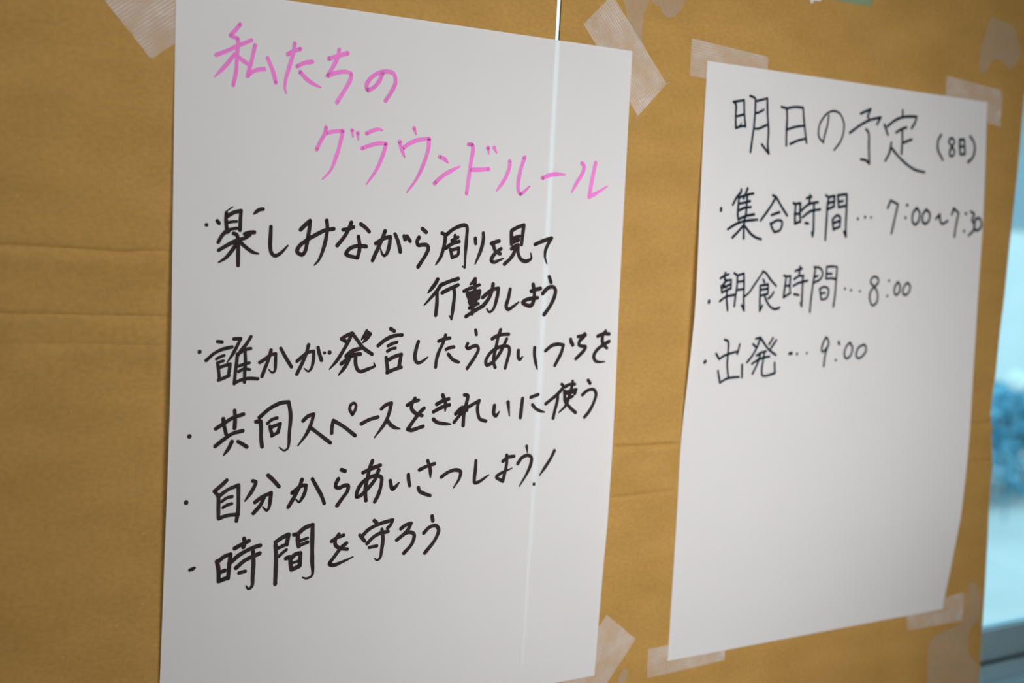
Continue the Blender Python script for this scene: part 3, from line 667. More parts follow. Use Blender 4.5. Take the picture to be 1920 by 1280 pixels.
INK_RIGHT = {
 'r0': '''3.6 50.7,49.5 55.2,52.2 56.5,68.3 57.9,84.5
3.6 53.1,49.3 70.0,45.6c 72.1,63.3 75.5,81.2
3.7 58.4,68.6 72.3,64.7
3.7 58.5,84.4 66.8,81.5 75.4,80.3
1.8 64.9,80.3 67.7,76.9
3.7 80.6,38.8 90.1,41.3 91.4,48.9 91.4,78.1 89.7,94.7 87.5,115.0
3.7 91.7,45.2 113.2,39.1c 115.1,57.7 119.2,85.0 119.4,103.4 122.0,114.8c 107.9,102.9
3.7 92.5,61.1 97.4,60.2 107.7,55.2
3.7 93.1,82.5 99.3,82.0 116.4,75.1
3.8 140.9,48.2 151.3,49.4c 153.3,63.6 153.6,82.2 154.8,100.8
3.8 152.6,49.3 166.7,46.1 183.1,45.6c 186.9,65.4 194.1,94.1
3.8 155.2,78.4 169.2,74.0 187.3,70.6
3.8 162.2,98.4 176.1,92.6 190.9,88.7
3.3 235.3,51.8 233.9,66.2 228.7,83.8 227.8,91.5c 217.8,83.2 217.3,69.5 221.2,60.6 232.3,49.2 245.5,44.7 258.2,47.9 266.9,59.6 267.9,71.1 263.1,86.0 250.6,100.4
4.2 300.8,43.6 321.6,35.2c 316.0,45.9c 319.8,51.3
4.2 280.6,73.2 300.8,60.8 321.4,51.1 344.4,45.2c 336.9,56.1
4.3 314.4,65.4 319.7,69.5 322.6,92.2 325.4,114.9c 316.7,110.4 306.8,109.9
4.4 391.1,30.7 391.8,39.3
4.3 352.9,55.4 357.8,63.0 361.8,69.6
4.4 359.8,57.1 376.8,46.4 395.3,40.2 423.1,37.2c 420.3,46.2 413.2,55.6
4.4 379.3,64.8 391.7,58.5 401.8,55.4
4.4 392.6,59.0 393.9,75.3 393.9,95.1
4.4 396.8,78.6 414.5,72.5
4.4 370.4,80.6 367.4,95.9 359.2,108.6
4.4 371.9,88.6 384.7,98.1 402.8,108.6 426.1,117.6 447.3,119.8
4.6 481.2,60.2 474.7,70.3 475.6,83.3 487.5,98.1
4.3 506.8,76.2 500.0,69.5 502.4,64.5 508.8,64.0 512.8,68.6 502.8,83.8 504.2,90.9 511.4,89.8 513.7,83.0 506.8,76.2
4.7 525.4,64.0 526.1,76.0 527.7,86.8
4.7 525.4,64.0 535.5,63.2c 538.7,84.8
4.3 527.0,74.8 537.1,74.0
4.3 527.7,86.8 537.8,86.1
4.7 550.1,57.2 560.1,67.4 561.7,79.5 557.6,89.6 546.9,97.7''',
 'r1_bullet': '''4.7 38.5,194.8 38.4,197.8''',
 'r1': '''4.0 74.2,167.3 74.0,170.3 65.8,179.2 59.8,188.9
4.0 85.8,165.1 82.9,172.3 79.4,179.4
4.0 70.5,177.9 70.1,192.8 70.0,203.8 72.0,209.7
4.0 71.2,178.4 84.4,174.2 97.2,171.5
4.0 85.9,176.1 85.7,192.1 85.2,204.1
4.0 72.4,186.8 82.5,184.8 91.8,182.3
4.0 73.1,195.7 81.6,192.3 93.8,190.5
4.0 74.5,207.1 86.5,203.0 100.7,200.4
4.0 52.7,222.9 65.7,215.9 81.6,210.8 107.4,207.4
4.1 83.8,203.2 82.6,215.2 83.3,234.2
4.1 80.7,217.3 73.1,224.6 62.2,233.9
4.1 84.1,217.1 96.6,227.7 106.6,232.4 116.4,234.3
4.1 134.6,172.0 141.1,174.2c 129.7,190.0 113.7,208.4
4.1 141.1,174.2 153.4,187.8 164.3,199.0
4.1 134.0,199.9 149.1,195.1
4.1 132.8,211.6 137.6,219.1 141.5,223.5c 151.8,220.5 155.5,213.2 155.1,208.1 146.5,206.5 134.3,212.1
4.2 175.6,181.1 179.3,182.4 179.8,196.8 180.9,210.1
4.2 179.3,181.9 189.2,180.4c 189.6,194.3 191.4,206.6
4.2 179.0,196.3 189.7,195.3
4.2 181.6,209.6 191.4,206.6
4.2 200.8,172.6 210.7,170.0
4.3 207.6,168.1 206.6,181.1
4.2 191.5,191.1 205.8,181.1 224.4,177.1
4.2 195.2,200.2 209.6,191.3 229.7,187.2
4.3 216.7,180.6 217.5,198.2 218.5,218.0 217.8,226.3c 215.9,221.2
4.3 201.6,208.2 207.5,208.5
4.3 239.7,166.3 245.9,169.7c 243.9,181.3 243.9,197.0 244.0,230.6
4.3 245.8,168.6 257.5,166.4c 257.3,181.7
4.3 245.1,177.6 256.7,174.4
4.3 244.4,186.5 257.3,181.7
4.4 264.1,165.6 265.6,173.9 267.1,182.3
4.4 264.1,165.0 282.6,162.5c 283.8,184.6 284.3,206.9 286.0,224.4c 281.6,217.6
4.4 266.4,174.4 275.2,172.9
4.4 267.1,182.3 282.6,179.4
4.3 256.1,201.7 257.6,209.0 259.7,215.8
4.3 256.1,200.7 264.4,194.5 271.4,196.8 271.9,210.6
4.4 258.0,205.9 271.1,202.1
4.4 259.6,214.8 271.9,210.6''',
 'r1_dots': '''4.9 308.7,197.4
4.9 323.7,194.3
4.6 336.5,194.2''',
 'r1_time': '''4.2 370.8,178.4 376.3,166.7c 392.6,171.8c 388.1,191.7 382.6,216.5
5.4 413.3,171.9
5.4 411.1,191.2
4.3 434.5,175.2 427.2,183.3 426.7,195.5 432.8,200.7 440.4,194.9 441.7,182.6 434.5,175.2
4.4 456.5,176.4 449.1,184.5 449.2,194.5 455.3,198.7 463.7,192.8 464.4,182.7 456.5,176.4
4.4 479.0,189.8 487.4,182.7c 489.1,191.6 493.7,197.1 505.7,192.0
4.4 514.7,181.5 518.9,171.7c 530.4,178.5c 526.7,194.5 523.7,215.6
5.7 547.3,178.8
5.6 545.4,206.2
4.5 558.9,174.9 566.9,179.1 562.5,188.4 567.1,192.8 568.0,203.1 557.0,212.6
4.5 570.1,186.9 569.2,197.3 572.4,204.0 583.1,200.1 585.0,192.0 579.2,184.2 570.9,186.3''',
 'r2_bullet': '''4.7 24.9,321.8 24.5,323.9''',
 'r2': '''3.6 43.5,290.5 51.8,286.5 58.6,284.7
3.7 52.1,282.7 51.7,292.4 54.5,292.4
3.7 45.4,301.0 47.8,310.2
3.7 48.2,300.1 54.6,294.1 63.7,292.2c 64.0,304.1
3.7 49.6,303.4 63.0,298.2
3.7 49.5,309.3 63.5,304.1
3.7 49.3,299.2 55.3,302.5
3.7 44.8,322.1 55.2,316.1 72.3,312.9
3.7 57.3,306.7 57.1,317.7 60.4,334.7
3.7 68.8,282.8 75.4,286.1c 75.3,300.6 73.6,315.1 72.6,329.1
3.7 75.4,286.1 87.4,282.9c 88.7,300.4 89.6,317.5 91.8,335.1c 86.4,327.4
3.7 76.6,295.0 88.2,293.5
3.7 76.9,306.1 89.1,304.6
3.4 90.6,315.3 98.9,309.7 110.7,295.8 124.2,279.6
3.8 123.6,279.2 129.7,281.6 138.8,290.1 151.0,299.5
3.8 125.1,290.8 127.8,294.6
3.8 119.9,299.9 120.6,314.6 122.0,335.4c 126.6,327.6
3.8 119.9,299.5 135.2,297.5c 135.8,311.0
3.8 121.0,305.5 135.1,303.6
3.8 121.7,313.7 135.8,311.0
3.8 146.9,308.3 143.2,313.5 137.5,317.5
3.8 128.7,311.9 134.3,321.4 143.6,330.1 152.3,332.7 160.5,330.4
3.8 165.4,284.4 169.8,286.1c 168.5,299.2 167.0,315.9
3.8 169.8,285.6 178.2,285.0c 178.2,299.1 179.8,309.6
3.8 168.5,299.2 178.2,298.7
3.8 167.5,315.5 180.4,309.2
3.9 187.4,277.4 200.5,273.6
3.9 196.6,271.0 195.7,281.2
3.9 185.9,289.3 195.3,284.7 204.5,284.1
3.9 184.9,299.0 196.2,294.4 213.2,291.0
3.9 203.3,283.7 203.8,303.1 204.4,328.4c 202.0,323.6
3.9 187.9,310.9 197.2,312.1
3.7 224.8,270.8 226.9,272.5 226.1,285.0 224.0,302.9 222.6,320.7 222.3,336.4
3.7 226.1,271.2 234.9,271.5 241.5,275.8 242.7,282.0 238.9,288.3 226.9,293.5
3.7 226.8,285.5 233.5,283.5
3.7 250.4,269.8 250.7,280.1 250.8,287.2
3.7 250.5,270.2 261.1,269.1 272.0,269.7c 271.8,288.6 271.5,311.2 270.0,328.5c 269.6,323.9
3.7 250.7,280.1 262.1,279.8
3.7 250.8,287.7 261.5,286.6 270.5,287.8
3.7 239.0,302.7 241.8,311.6 243.7,318.3
3.7 239.0,302.7 246.9,299.4 255.9,301.5 257.7,306.9 254.2,315.9 243.7,318.3
3.7 242.1,308.9 250.3,308.3''',
 'r2_dots': '''4.4 291.6,301.5
4.2 304.3,303.4
4.2 323.4,304.8''',
 'r2_time': '''3.8 353.7,297.8 345.2,291.0 346.6,285.4 353.5,282.1 361.1,286.1 361.0,291.6 353.7,297.8 346.0,305.7 345.8,316.8 352.7,326.0 360.8,321.3 362.4,311.1 358.9,302.8 353.7,297.8
4.5 384.6,287.9
4.6 383.0,311.3
3.9 404.2,289.4 398.3,297.5 398.6,306.9 402.2,309.6 408.5,304.8 409.5,295.4 404.2,289.4
3.9 425.9,290.4 418.4,296.2 416.6,305.7 422.4,309.4 430.1,304.5 431.8,295.1 425.9,290.4''',
 'r3_bullet': '''5.2 26.8,407.0 28.1,405.7''',
 'r3': '''3.7 60.1,375.8 66.8,378.4 68.8,393.5 69.5,411.7 74.1,430.1
3.7 46.7,395.4 53.5,403.2c 60.4,399.0 71.4,395.7 87.2,392.5
3.7 89.4,382.6 88.1,390.4 86.5,396.0
3.7 53.3,419.6 58.9,436.6c 70.2,431.3 80.4,429.8 93.7,429.3
3.8 97.7,411.9 99.6,429.8
3.8 119.5,375.0 128.2,373.3c 123.9,385.6 116.1,398.6 106.8,408.5
3.8 128.2,373.3 137.8,383.1 147.2,391.1 161.4,398.9
3.8 115.2,382.8 121.1,386.9
3.8 152.8,374.0 149.3,379.2 146.2,383.2
3.8 159.9,377.1 155.7,382.4 150.5,389.0
3.8 123.9,399.2 132.2,394.9 141.5,393.3
3.8 116.5,410.9 126.5,405.8 137.9,402.5 149.1,400.9
3.8 131.2,396.2 127.1,410.2 119.5,425.0
3.8 138.1,394.5 138.0,403.4 136.4,418.4 138.8,428.1 146.0,428.8 162.9,425.1c 160.4,410.0''',
 'r3_dots': '''4.8 187.9,397.2 192.7,396.9
4.5 203.5,397.9
4.3 223.2,397.0''',
 'r3_time': '''3.7 260.0,373.8 255.2,381.5 252.6,391.5 255.6,395.6 261.4,391.6 266.3,384.3 263.4,376.1 260.0,373.8
3.7 266.3,384.3 262.9,393.4 260.5,405.3 260.1,417.1
5.2 286.9,381.3 288.2,384.1
4.4 283.9,408.2
3.8 310.7,381.9 304.2,387.4 300.8,396.6 302.9,404.0 308.3,405.9 314.7,400.4 316.8,390.3 310.7,381.9
3.8 340.2,385.4 330.3,389.5 325.9,396.9 326.6,403.4 332.1,406.2 339.5,402.6 345.9,395.2 344.4,387.7 340.2,385.4''',
}

# ------------------------------------------------------------------ the room (setting)
X0, X1, YB, YW, ZC = -2.3, 4.2, -3.4, 0.36, 2.6
struct(link('floor', boxes((X0, X1, YB, YW + 0.16, -0.10, 0.0)), M_FLOOR))
struct(link('ceiling', boxes((X0, X1, YB, YW + 0.16, ZC, ZC + 0.1)), M_CEIL))
struct(link('wall_left', boxes((X0 - 0.12, X0, YB, YW + 0.16, 0, ZC)), M_WALL))
struct(link('wall_right', boxes((X1, X1 + 0.12, YB, YW + 0.16, 0, ZC)), M_WALL))
struct(link('wall_rear', boxes((X0 - 0.12, X1 + 0.12, YB - 0.12, YB, 0, ZC)), M_WALL))
# window wall behind the cardboard: a wide opening above a low sill
OX0, OX1, OZ0, OZ1 = -0.9, 3.6, 0.44, 2.38
struct(link('wall_window', boxes((X0, OX0, YW, YW + 0.16, 0, ZC), (OX1, X1, YW, YW + 0.16, 0, ZC),
                                 (OX0, OX1, YW, YW + 0.16, 0, OZ0), (OX0, OX1, YW, YW + 0.16, OZ1, ZC)), M_WALL))
win = struct(empty('window_1', (OX0, YW, OZ0)))
def wpart(name, m, *bs, parent=win):
    o = link(name, boxes(*[(a - OX0, b - OX0, c - YW, d - YW, e - OZ0, g - OZ0) for a, b, c, d, e, g in bs]), m, parent)
    return o
FR = 0.05
wpart('frame', M_ALU, (OX0, OX1, YW - 0.01, YW + 0.10, OZ0, OZ0 + 0.170), (OX0, OX1, YW - 0.01, YW + 0.10, OZ1 - FR, OZ1),
      (OX0, OX0 + FR, YW - 0.01, YW + 0.10, OZ0 + 0.170, OZ1 - FR), (OX1 - FR, OX1, YW - 0.01, YW + 0.10, OZ0 + 0.170, OZ1 - FR))
MX = 1.36
for a, b, y in ((OX0 + FR, MX + 0.03, YW + 0.045), (MX - 0.03, OX1 - FR, YW + 0.005)):
    zb, zt = OZ0 + 0.172, OZ1 - FR
    s = wpart('sash', M_ALU, (a, b, y, y + 0.03, zb, zb + 0.071), (a, b, y, y + 0.03, zt - 0.06, zt),
              (a, a + 0.055, y, y + 0.03, zb + 0.071, zt - 0.06), (b - 0.055, b, y, y + 0.03, zb + 0.071, zt - 0.06))
    p = link('pane', boxes((a - OX0 + 0.05, b - OX0 - 0.05, y - YW + 0.0125, y - YW + 0.0165, zb - OZ0 + 0.064, zt - OZ0 - 0.055)), M_GLASS, s)
    g = link('seal', boxes((a - OX0 + 0.055, b - OX0 - 0.055, y - YW + 0.008, y - YW + 0.012, zb - OZ0 + 0.068, zb - OZ0 + 0.0725)), M_GASKET, s)
wpart('track', M_GASKET, (OX0 + FR, OX1 - FR, YW - 0.008, YW + 0.09, OZ0 + 0.1702, OZ0 + 0.1712))
wpart('sill', M_ALU, (OX0 - 0.02, OX1 + 0.02, YW - 0.05, YW - 0.011, OZ0 + 0.085, OZ0 + 0.135), (OX0 - 0.02, OX1 + 0.02, YW - 0.05, YW - 0.011, OZ0 - 0.02, OZ0 + 0.082))

# ------------------------------------------------------------------ outside
g = struct(link('ground', boxes((-25, 40, YW + 0.17, 45, -0.35, -0.05)), M_CONC))

house = tag(empty('house', (15.2, 7.6, -0.05)), 'blurred pale house with blue grey siding above, beyond the window at the right', 'house')
link('lower_wall', boxes((-4.4, 8, 0, 6, 0, 1.74)), M_HOUSE, house)
bm = bmesh.new()
for i in range(11):                          # lapped boards
    z = 1.745 + i * 0.14
    box(bm, -4.4, 8, -0.03 - 0.012 * (i % 2 == 0), 6, z, z + 0.139)
link('siding', bm, M_SIDING, house)
bm = bmesh.new()
pr = [(-0.5, 3.29), (3.0, 4.9), (6.5, 3.29), (6.5, 3.40), (3.0, 5.05), (-0.5, 3.40)]
fa = [bm.verts.new((-4.8, y, z)) for y, z in pr]
fb = [bm.verts.new((8.4, y, z)) for y, z in pr]
for i in range(6):
    j = (i + 1) % 6
    bm.faces.new((fa[i], fa[j], fb[j], fb[i]))
for q in ((0, 1, 4, 5), (1, 2, 3, 4)):
    bm.faces.new([fa[i] for i in reversed(q)])
    bm.faces.new([fb[i] for i in q])
link('roof', bm, M_ROOF, house)

hedge = tag(empty('hedge', (6.3, 3.65, -0.05)), 'low blue green hedge outside the window, beyond the cardboard edge', 'hedge')
rnd = random.Random(3)
bm = bmesh.new()
for i in range(9000):
    x = rnd.uniform(-2.6, 2.6)
    a = rnd.uniform(0, math.pi)
    hh = 0.66 + 0.09 * noise.noise(Vector((x * 1.7, 3.1, 0.0))) + 0.04 * noise.noise(Vector((x * 6, 1.1, 0)))
    rr = 0.5 + 0.5 * rnd.random() ** 0.4
    c = Vector((x, -0.42 * math.cos(a) * rr * (0.9 + 0.25 * noise.noise(Vector((x * 2.5, a, 2)))), 0.03 + hh * rr * (math.sin(a) ** 0.55)))
    s = rnd.uniform(0.03, 0.06)
    t = Vector((rnd.uniform(-1, 1), rnd.uniform(-1, 1), rnd.uniform(-.3, 1))).normalized()
    k = t.orthogonal().normalized() if rnd.random() < .5 else t.cross(Vector((rnd.random(), rnd.random(), 1))).normalized()
    vs_ = [bm.verts.new(c - t * s), bm.verts.new(c + k * s * .5 + t * s * .1), bm.verts.new(c + t * s), bm.verts.new(c - k * s * .5 + t * s * .1)]
    bm.faces.new(vs_)
fo = link('foliage', bm, M_LEAF, hedge)
bm = bmesh.new()
for i in range(40):
    x = -2.5 + i * 5.0 / 39 + rnd.uniform(-.03, .03)
    y = rnd.uniform(-.12, .12)
    box(bm, x - .008, x + .008, y - .008, y + .008, 0, 0.5 + rnd.uniform(-.05, .05))
link('stems', bm, M_STEM, hedge)

gl = tag(empty('glint_globe', (5.81, 3.05, -0.05)), 'small round white globe added as a blurred bright glint in front of the hedge', 'glint globe')  # made-up globe standing in for a bright glint; post tinted like the hedge
bm = bmesh.new()
bmesh.ops.create_cone(bm, cap_ends=True, segments=12, radius1=0.005, radius2=0.005, depth=0.76, matrix=Matrix.Translation((0, 0, 0.38)))
link('post', bm, M_POST, gl)
bm = bmesh.new()
bmesh.ops.create_uvsphere(bm, u_segments=20, v_segments=12, radius=0.06, matrix=Matrix.Translation((0, 0, 0.815)))
link('globe', bm, M_GLOBE, gl, True)

# ------------------------------------------------------------------ cardboard panels (outer liner, fluted core, back liner)
T = 0.0032
V_TOP, V_BOT = -0.45, ZT
RIGHT_EDGE = [(-450, 1402), (-37, 1403.2), (66, 1404.5), (109, 1404), (206, 1401.2), (312, 1399.2), (365, 1396.2), (436, 1395.2),
              (463, 1392), (486, 1389.6), (508, 1389.6), (526, 1395.4), (554, 1399.2), (590, 1405.9), (673, 1410.5),
              (710, 1413.7), (804, 1419), (888, 1422), (974, 1427), (1300, 1438), (1750, 1446)]

def crease_height(dv, k, seed, u):
    """pressed fold: a sharp groove, the board swelling out again just below it (mm in, metres out)"""
    if k < 0:            # pinched fold: a groove between two soft swellings
        k = -k
        h = 2.6 * (1 - math.exp(-(dv / 4.0) ** 2)) * math.exp(-abs(dv) / 22.0)
    elif dv > 0:
        h = 4.2 * (1 - math.exp(-dv / 8.5)) * math.exp(-dv / 26.0)
    else:
        h = 1.5 * (1 - math.exp(dv / 4.0)) * math.exp(dv / 14.0)
    # lies flat where a sheet is taped over it
    for s0, s1 in ((0.0, 0.594), (0.7185, 1.3115)):
        out_ = max(s0 - u, u - s1)
        t = min(max((out_ + 0.001) / 0.014, 0), 1)
        h *= t * t * (3 - 2 * t)
    return h * k / 1000.0

def panel(name, ul, ur_of_v, creases, label):
    root = tag(empty(name, (ul(0) if callable(ul) else ul, 0, 0)), label, 'cardboard')
    x0 = root.location.x
    rows = set(round(V_TOP + i * 0.02, 4) for i in range(int((V_BOT - V_TOP) / 0.02) + 1)) | {V_BOT}
    for c, k in creases:
        for q in range(-40, 121):
            rows.add(round(c + q * 0.0008, 5))
    rows = sorted(r_ for r_ in rows if r_ <= V_BOT)
    nc = 150
    bm = bmesh.new()
    grid = []
    for v in rows:
        a, b = ul(v), ur_of_v(v)
        line = []
        for i in range(nc + 1):
            u = a + (b - a) * i / nc
            z = 0.0
            for ci, (c, k) in enumerate(creases):
                wob = 3.6 * noise.noise(Vector((u * 9, ci * 3.3, 0))) + 1.0 * noise.noise(Vector((u * 30, ci, 5)))
                amp = k * (0.8 + 0.5 * noise.noise(Vector((u * 5, ci * 7.7, 2))))
                z += crease_height((v - c) * 1000 + wob, amp, ci, u)
            z -= 0.00012 * (1 + noise.noise(Vector((u * 4, v * 7, 1))))
            line.append(bm.verts.new((u - x0, -z, ZT - v)))
        grid.append(line)
    for A, B in zip(grid, grid[1:]):
        for i in range(nc):
            bm.faces.new((A[i], B[i], B[i + 1], A[i + 1]))
    link('front_liner', bm, M_CARD, root, True)
    bm = bmesh.new()
    vs_ = []
    for i in range(60):
        v = V_TOP + (V_BOT - V_TOP) * i / 59
        vs_.append((bm.verts.new((ul(v) - x0, T, ZT - v)), bm.verts.new((ur_of_v(v) - x0, T, ZT - v))))
    for A, B in zip(vs_, vs_[1:]):
        bm.faces.new((A[0], A[1], B[1], B[0]))
    link('back_liner', bm, M_CARD, root)
    bm = bmesh.new()
    pitch = 0.0078
    n = int((V_BOT - V_TOP) / pitch * 8)
    prev = None
    for i in range(n + 1):
        v = V_TOP + i * pitch / 8
        y = T / 2 + (T / 2 - 0.00025) * math.sin(2 * math.pi * i / 8)
        y = max(y, 0.0003)
        cur = (bm.verts.new((ul(v) + 0.0006 - x0, y, ZT - v)), bm.verts.new((ur_of_v(v) - 0.0006 - x0, y, ZT - v)))
        if prev:
            bm.faces.new((prev[0], prev[1], cur[1], cur[0]))
        prev = cur
    link('fluted_core', bm, M_FLUTE, root, True)
    return root

gapL = lambda v: 0.4744 + 0.0005 * v
gapR = lambda v: max(0.4806 - 0.001 * v - 0.0085 * max(0.0, v - 0.4), gapL(v) + 0.0012)
panel('cardboard_panel', lambda v: -0.95, gapL, [(0.2745, 2.6), (0.3425, 2.2), (0.372, 0.5)],
      'brown cardboard panel left of the vertical slit, behind most of the pink-titled sheet')
panel('cardboard_panel', gapR, lambda v: linear(RIGHT_EDGE, v * 1000) / 1000, [(0.5185, -1.5), (0.585, -1.0), (0.340, -0.25)],
      'brown cardboard panel right of the vertical slit, reaching to the window edge')

# ------------------------------------------------------------------ tape
def tape(name, quad, label, material, rough_ends=(0, 1), lift=0.0002, group=None, seed=1, threads=(), cat='tape', wr=0.00025):
    """strip through four board points (mm): 0-1 and 3-2 are the long sides, 0-3 and 1-2 the ends"""
    rn = random.Random(seed)
    P = [Vector((a / 1000, -b / 1000)) for a, b in quad]
    c = sum(P, Vector((0, 0))) / 4
    ax = ((P[1] - P[0]) + (P[2] - P[3])).normalized()
    ay = Vector((-ax.y, ax.x))
    L = [(Vector(((p - c).dot(ax), (p - c).dot(ay)))) for p in P]
    n1, n2 = 36, 22
    bm = bmesh.new()
    grid = []
    jag = [[rn.uniform(-0.0004, 0.0004) + 0.0004 * math.sin(k * 1.7 + seed + e) * rn.random() for k in range(n2 + 1)] for e in range(2)]
    for i in range(n1 + 1):
        s = i / n1
        line = []
        for j in range(n2 + 1):
            t = j / n2
            p = L[0] * (1 - s) * (1 - t) + L[1] * s * (1 - t) + L[2] * s * t + L[3] * (1 - s) * t
            q = Vector(p)
            if i == 0 and 0 in rough_ends:
                q.x += jag[0][j]
            if i == n1 and 1 in rough_ends:
                q.x += jag[1][j]
            z = lift + wr * max(0, noise.noise(Vector((p.x * 40, p.y * 60, seed * 3.7))))
            line.append(bm.verts.new((q.x, q.y, z)))
        grid.append(line)
    for A, B in zip(grid, grid[1:]):
        for j in range(n2):
            bm.faces.new((A[j], B[j], B[j + 1], A[j + 1]))
    o = link(name, bm, material, None, True)
    # local X along the tape, local Y across it, local Z out of the board
    Mx = Matrix(((ax.x, ay.x, 0, c.x), (0, 0, -1, 0), (ax.y, ay.y, 0, ZT + c.y), (0, 0, 0, 1)))
    o.matrix_world = Mx
    tag(o, label, cat, group)
    for pts in threads:
        bm = bmesh.new()
        pp = []
        for a, b in pts:
            p = Vector((a / 1000, -b / 1000)) - c
            pp.append(Vector((p.dot(ax), p.dot(ay), 0.0005)))
        ring = None
        for k, p in enumerate(pp):
            dd = (pp[min(k + 1, len(pp) - 1)] - pp[max(k - 1, 0)]).normalized()
            sd = Vector((-dd.y, dd.x, 0))
            cur = [bm.verts.new(p + (sd * math.cos(h) + Vector((0, 0, 1)) * math.sin(h)) * 0.00035) for h in (0, 2.1, 4.2)]
            if ring:
                for h in range(3):
                    bm.faces.new((ring[h], ring[(h + 1) % 3], cur[(h + 1) % 3], cur[h]))
            ring = cur
        link('loose_thread', bm, M_SCRAP, o)
    return o

GT = 'clear ribbed tape pieces on the sheet corners'
tape('tape_piece', [(-24.4, 78.8), (34.5, 33.8), (-30.3, -34.4), (-86.0, 10.6)],
     'clear ribbed tape at the top left corner of the pink-titled sheet', M_TAPE, group=GT, seed=2)
tape('tape_piece', [(515.1, -24.5), (610.0, 81.2), (654.5, 35.3), (557.3, -65.3)],
     'long clear ribbed tape slanting past the top right corner of the pink-titled sheet', M_TAPE, group=GT, seed=5, wr=0.0003,
     threads=[[(609, 80), (607, 86), (606.5, 91), (609, 96), (610, 99)], [(653, 36), (657, 33), (660, 33.5)]])
tape('tape_piece', [(692.6, -28.0), (832.3, -19.1), (832.0, 29.2), (692.2, 20.3)],
     'clear ribbed tape at the top left corner of the black-titled schedule sheet', M_TAPE, group=GT, seed=8)
tape('tape_piece', [(1208.3, -32.6), (1345.8, -24.1), (1349.9, 33.3), (1207.9, 22.1)],
     'clear ribbed tape at the top right corner of the schedule sheet', M_TAPE, group=GT, seed=11)
tape('tape_piece', [(609.2, 746.8), (539.2, 833.7), (589.5, 876.2), (661.8, 787.9)],
     'clear ribbed tape slanting at the bottom right corner of the pink-titled sheet', M_TAPE, group=GT, seed=14)
tape('tape_piece', [(685.2, 806.2), (828.2, 803.1), (830.9, 843.4), (686.7, 847.3)],
     'clear ribbed tape at the bottom left corner of the schedule sheet', M_TAPE, group=GT, seed=17)
tape('tape_piece', [(1217.4, 815.4), (1364.4, 806.5), (1365.5, 855.5), (1228.3, 853.8)],
     'clear ribbed tape at the bottom right corner of the schedule sheet', M_TAPE, group=GT, seed=20, lift=0.0003)
tape('masking_tape', [(924.6, -122.4), (1030.0, -135.6), (1029.3, -113.3), (920.3, -112.2)],
     'pale green masking tape end at the top of the right cardboard panel', M_GREEN, seed=23)

def patch(name, poly, label, material, lift, cat, group=None, seed=0):
    rn = random.Random(seed)
    P = [Vector((a / 1000, -b / 1000)) for a, b in poly]
    c = sum(P, Vector((0, 0))) / len(P)
    out = []
    for i in range(len(P)):
        p0, p1, p2, p3 = P[i - 1], P[i], P[(i + 1) % len(P)], P[(i + 2) % len(P)]
        for k in range(5):
            t = k / 5
            q = 0.5 * (2 * p1 + (p2 - p0) * t + (2 * p0 - 5 * p1 + 4 * p2 - p3) * t * t + (3 * p1 - p0 - 3 * p2 + p3) * t ** 3)
            out.append(q + Vector((rn.uniform(-1, 1), rn.uniform(-1, 1))) * 0.0006)
    bm = bmesh.new()
    vs_ = [bm.verts.new((q.x - c.x, q.y - c.y, lift)) for q in out]
    bm.faces.new(vs_)
    bmesh.ops.triangulate(bm, faces=bm.faces[:], ngon_method='EAR_CLIP')
    o = link(name, bm, material)
    o.matrix_world = Matrix(((1, 0, 0, c.x), (0, 0, -1, 0), (0, 1, 0, ZT + c.y), (0, 0, 0, 1)))
    return tag(o, label, cat, group)

GR = 'torn tape remains on the cardboard'
patch('tape_remnant', [(1300.7, -132.8), (1319.6, -131.0), (1338.5, -130.9), (1359.6, -126.0), (1382.8, -90.8), (1374.7, -70.3), (1359.7, -60.2), (1340.6, -69.1), (1324.3, -69.8), (1311.5, -65.9), (1299.6, -46.3), (1287.1, -50.8), (1281.7, -70.9), (1289.3, -100.8)],
      'torn grey tape remnant high on the cardboard near its right edge', M_RES, 0.00035, 'tape remnant', GR, 1)
patch('tape_remnant', [(575.3, -75.1), (616.4, -80.9), (615.3, -61.8), (609.5, -47.6), (607.9, -33.9), (608.5, -15.7), (608.7, -2.2), (587.9, -23.3), (581.0, -45.9)],
      'old tape strip running down under the slanted tape at the top', M_RES, 0.00028, 'tape remnant', GR, 2)
patch('tape_remnant', [(617.3, -81.0), (678.5, -89.5), (673.2, -66.8), (666.6, -57.7), (658.1, -51.8), (647.5, -49.1), (639.0, -54.1), (635.7, -61.8), (623.1, -63.6)],
      'rounded old tape scrap at the top between the two sheets', M_RES, 0.00028, 'tape remnant', GR, 3)
patch('tape_remnant', [(1375.5, 795.8), (1390.8, 794.8), (1404.3, 811.3), (1408.9, 858.7), (1390.2, 872.8), (1386.5, 906.7), (1398.2, 924.7), (1414.9, 936.9), (1421.8, 992.6), (1303.1, 972.6), (1286.4, 905.8), (1284.8, 882.9), (1303.5, 871.8), (1354.0, 862.3), (1366.6, 852.9)],
      'large torn tape patch in the bottom right corner of the cardboard', M_RES, 0.00028, 'tape remnant', GR, 4)
patch('tape_remnant', [(638.9, 833.3), (644.9, 827.4), (650.8, 832.1), (649.8, 842.6), (642.9, 849.1), (635.2, 845.6)],
      'tiny clear tape scrap at the bottom between the two sheets', M_RES, 0.0004, 'tape remnant', GR, 5)
patch('paper_scrap', [(902.3, -114.0), (908.6, -114.8), (925.5, -115.7), (924.1, -107.5), (912.5, -106.0), (908.6, -102.5), (904.4, -102.7)],
      'tiny torn pale scrap at the top edge, left of the green tape', M_SCRAP, 0.0006, 'paper scrap', None, 6)

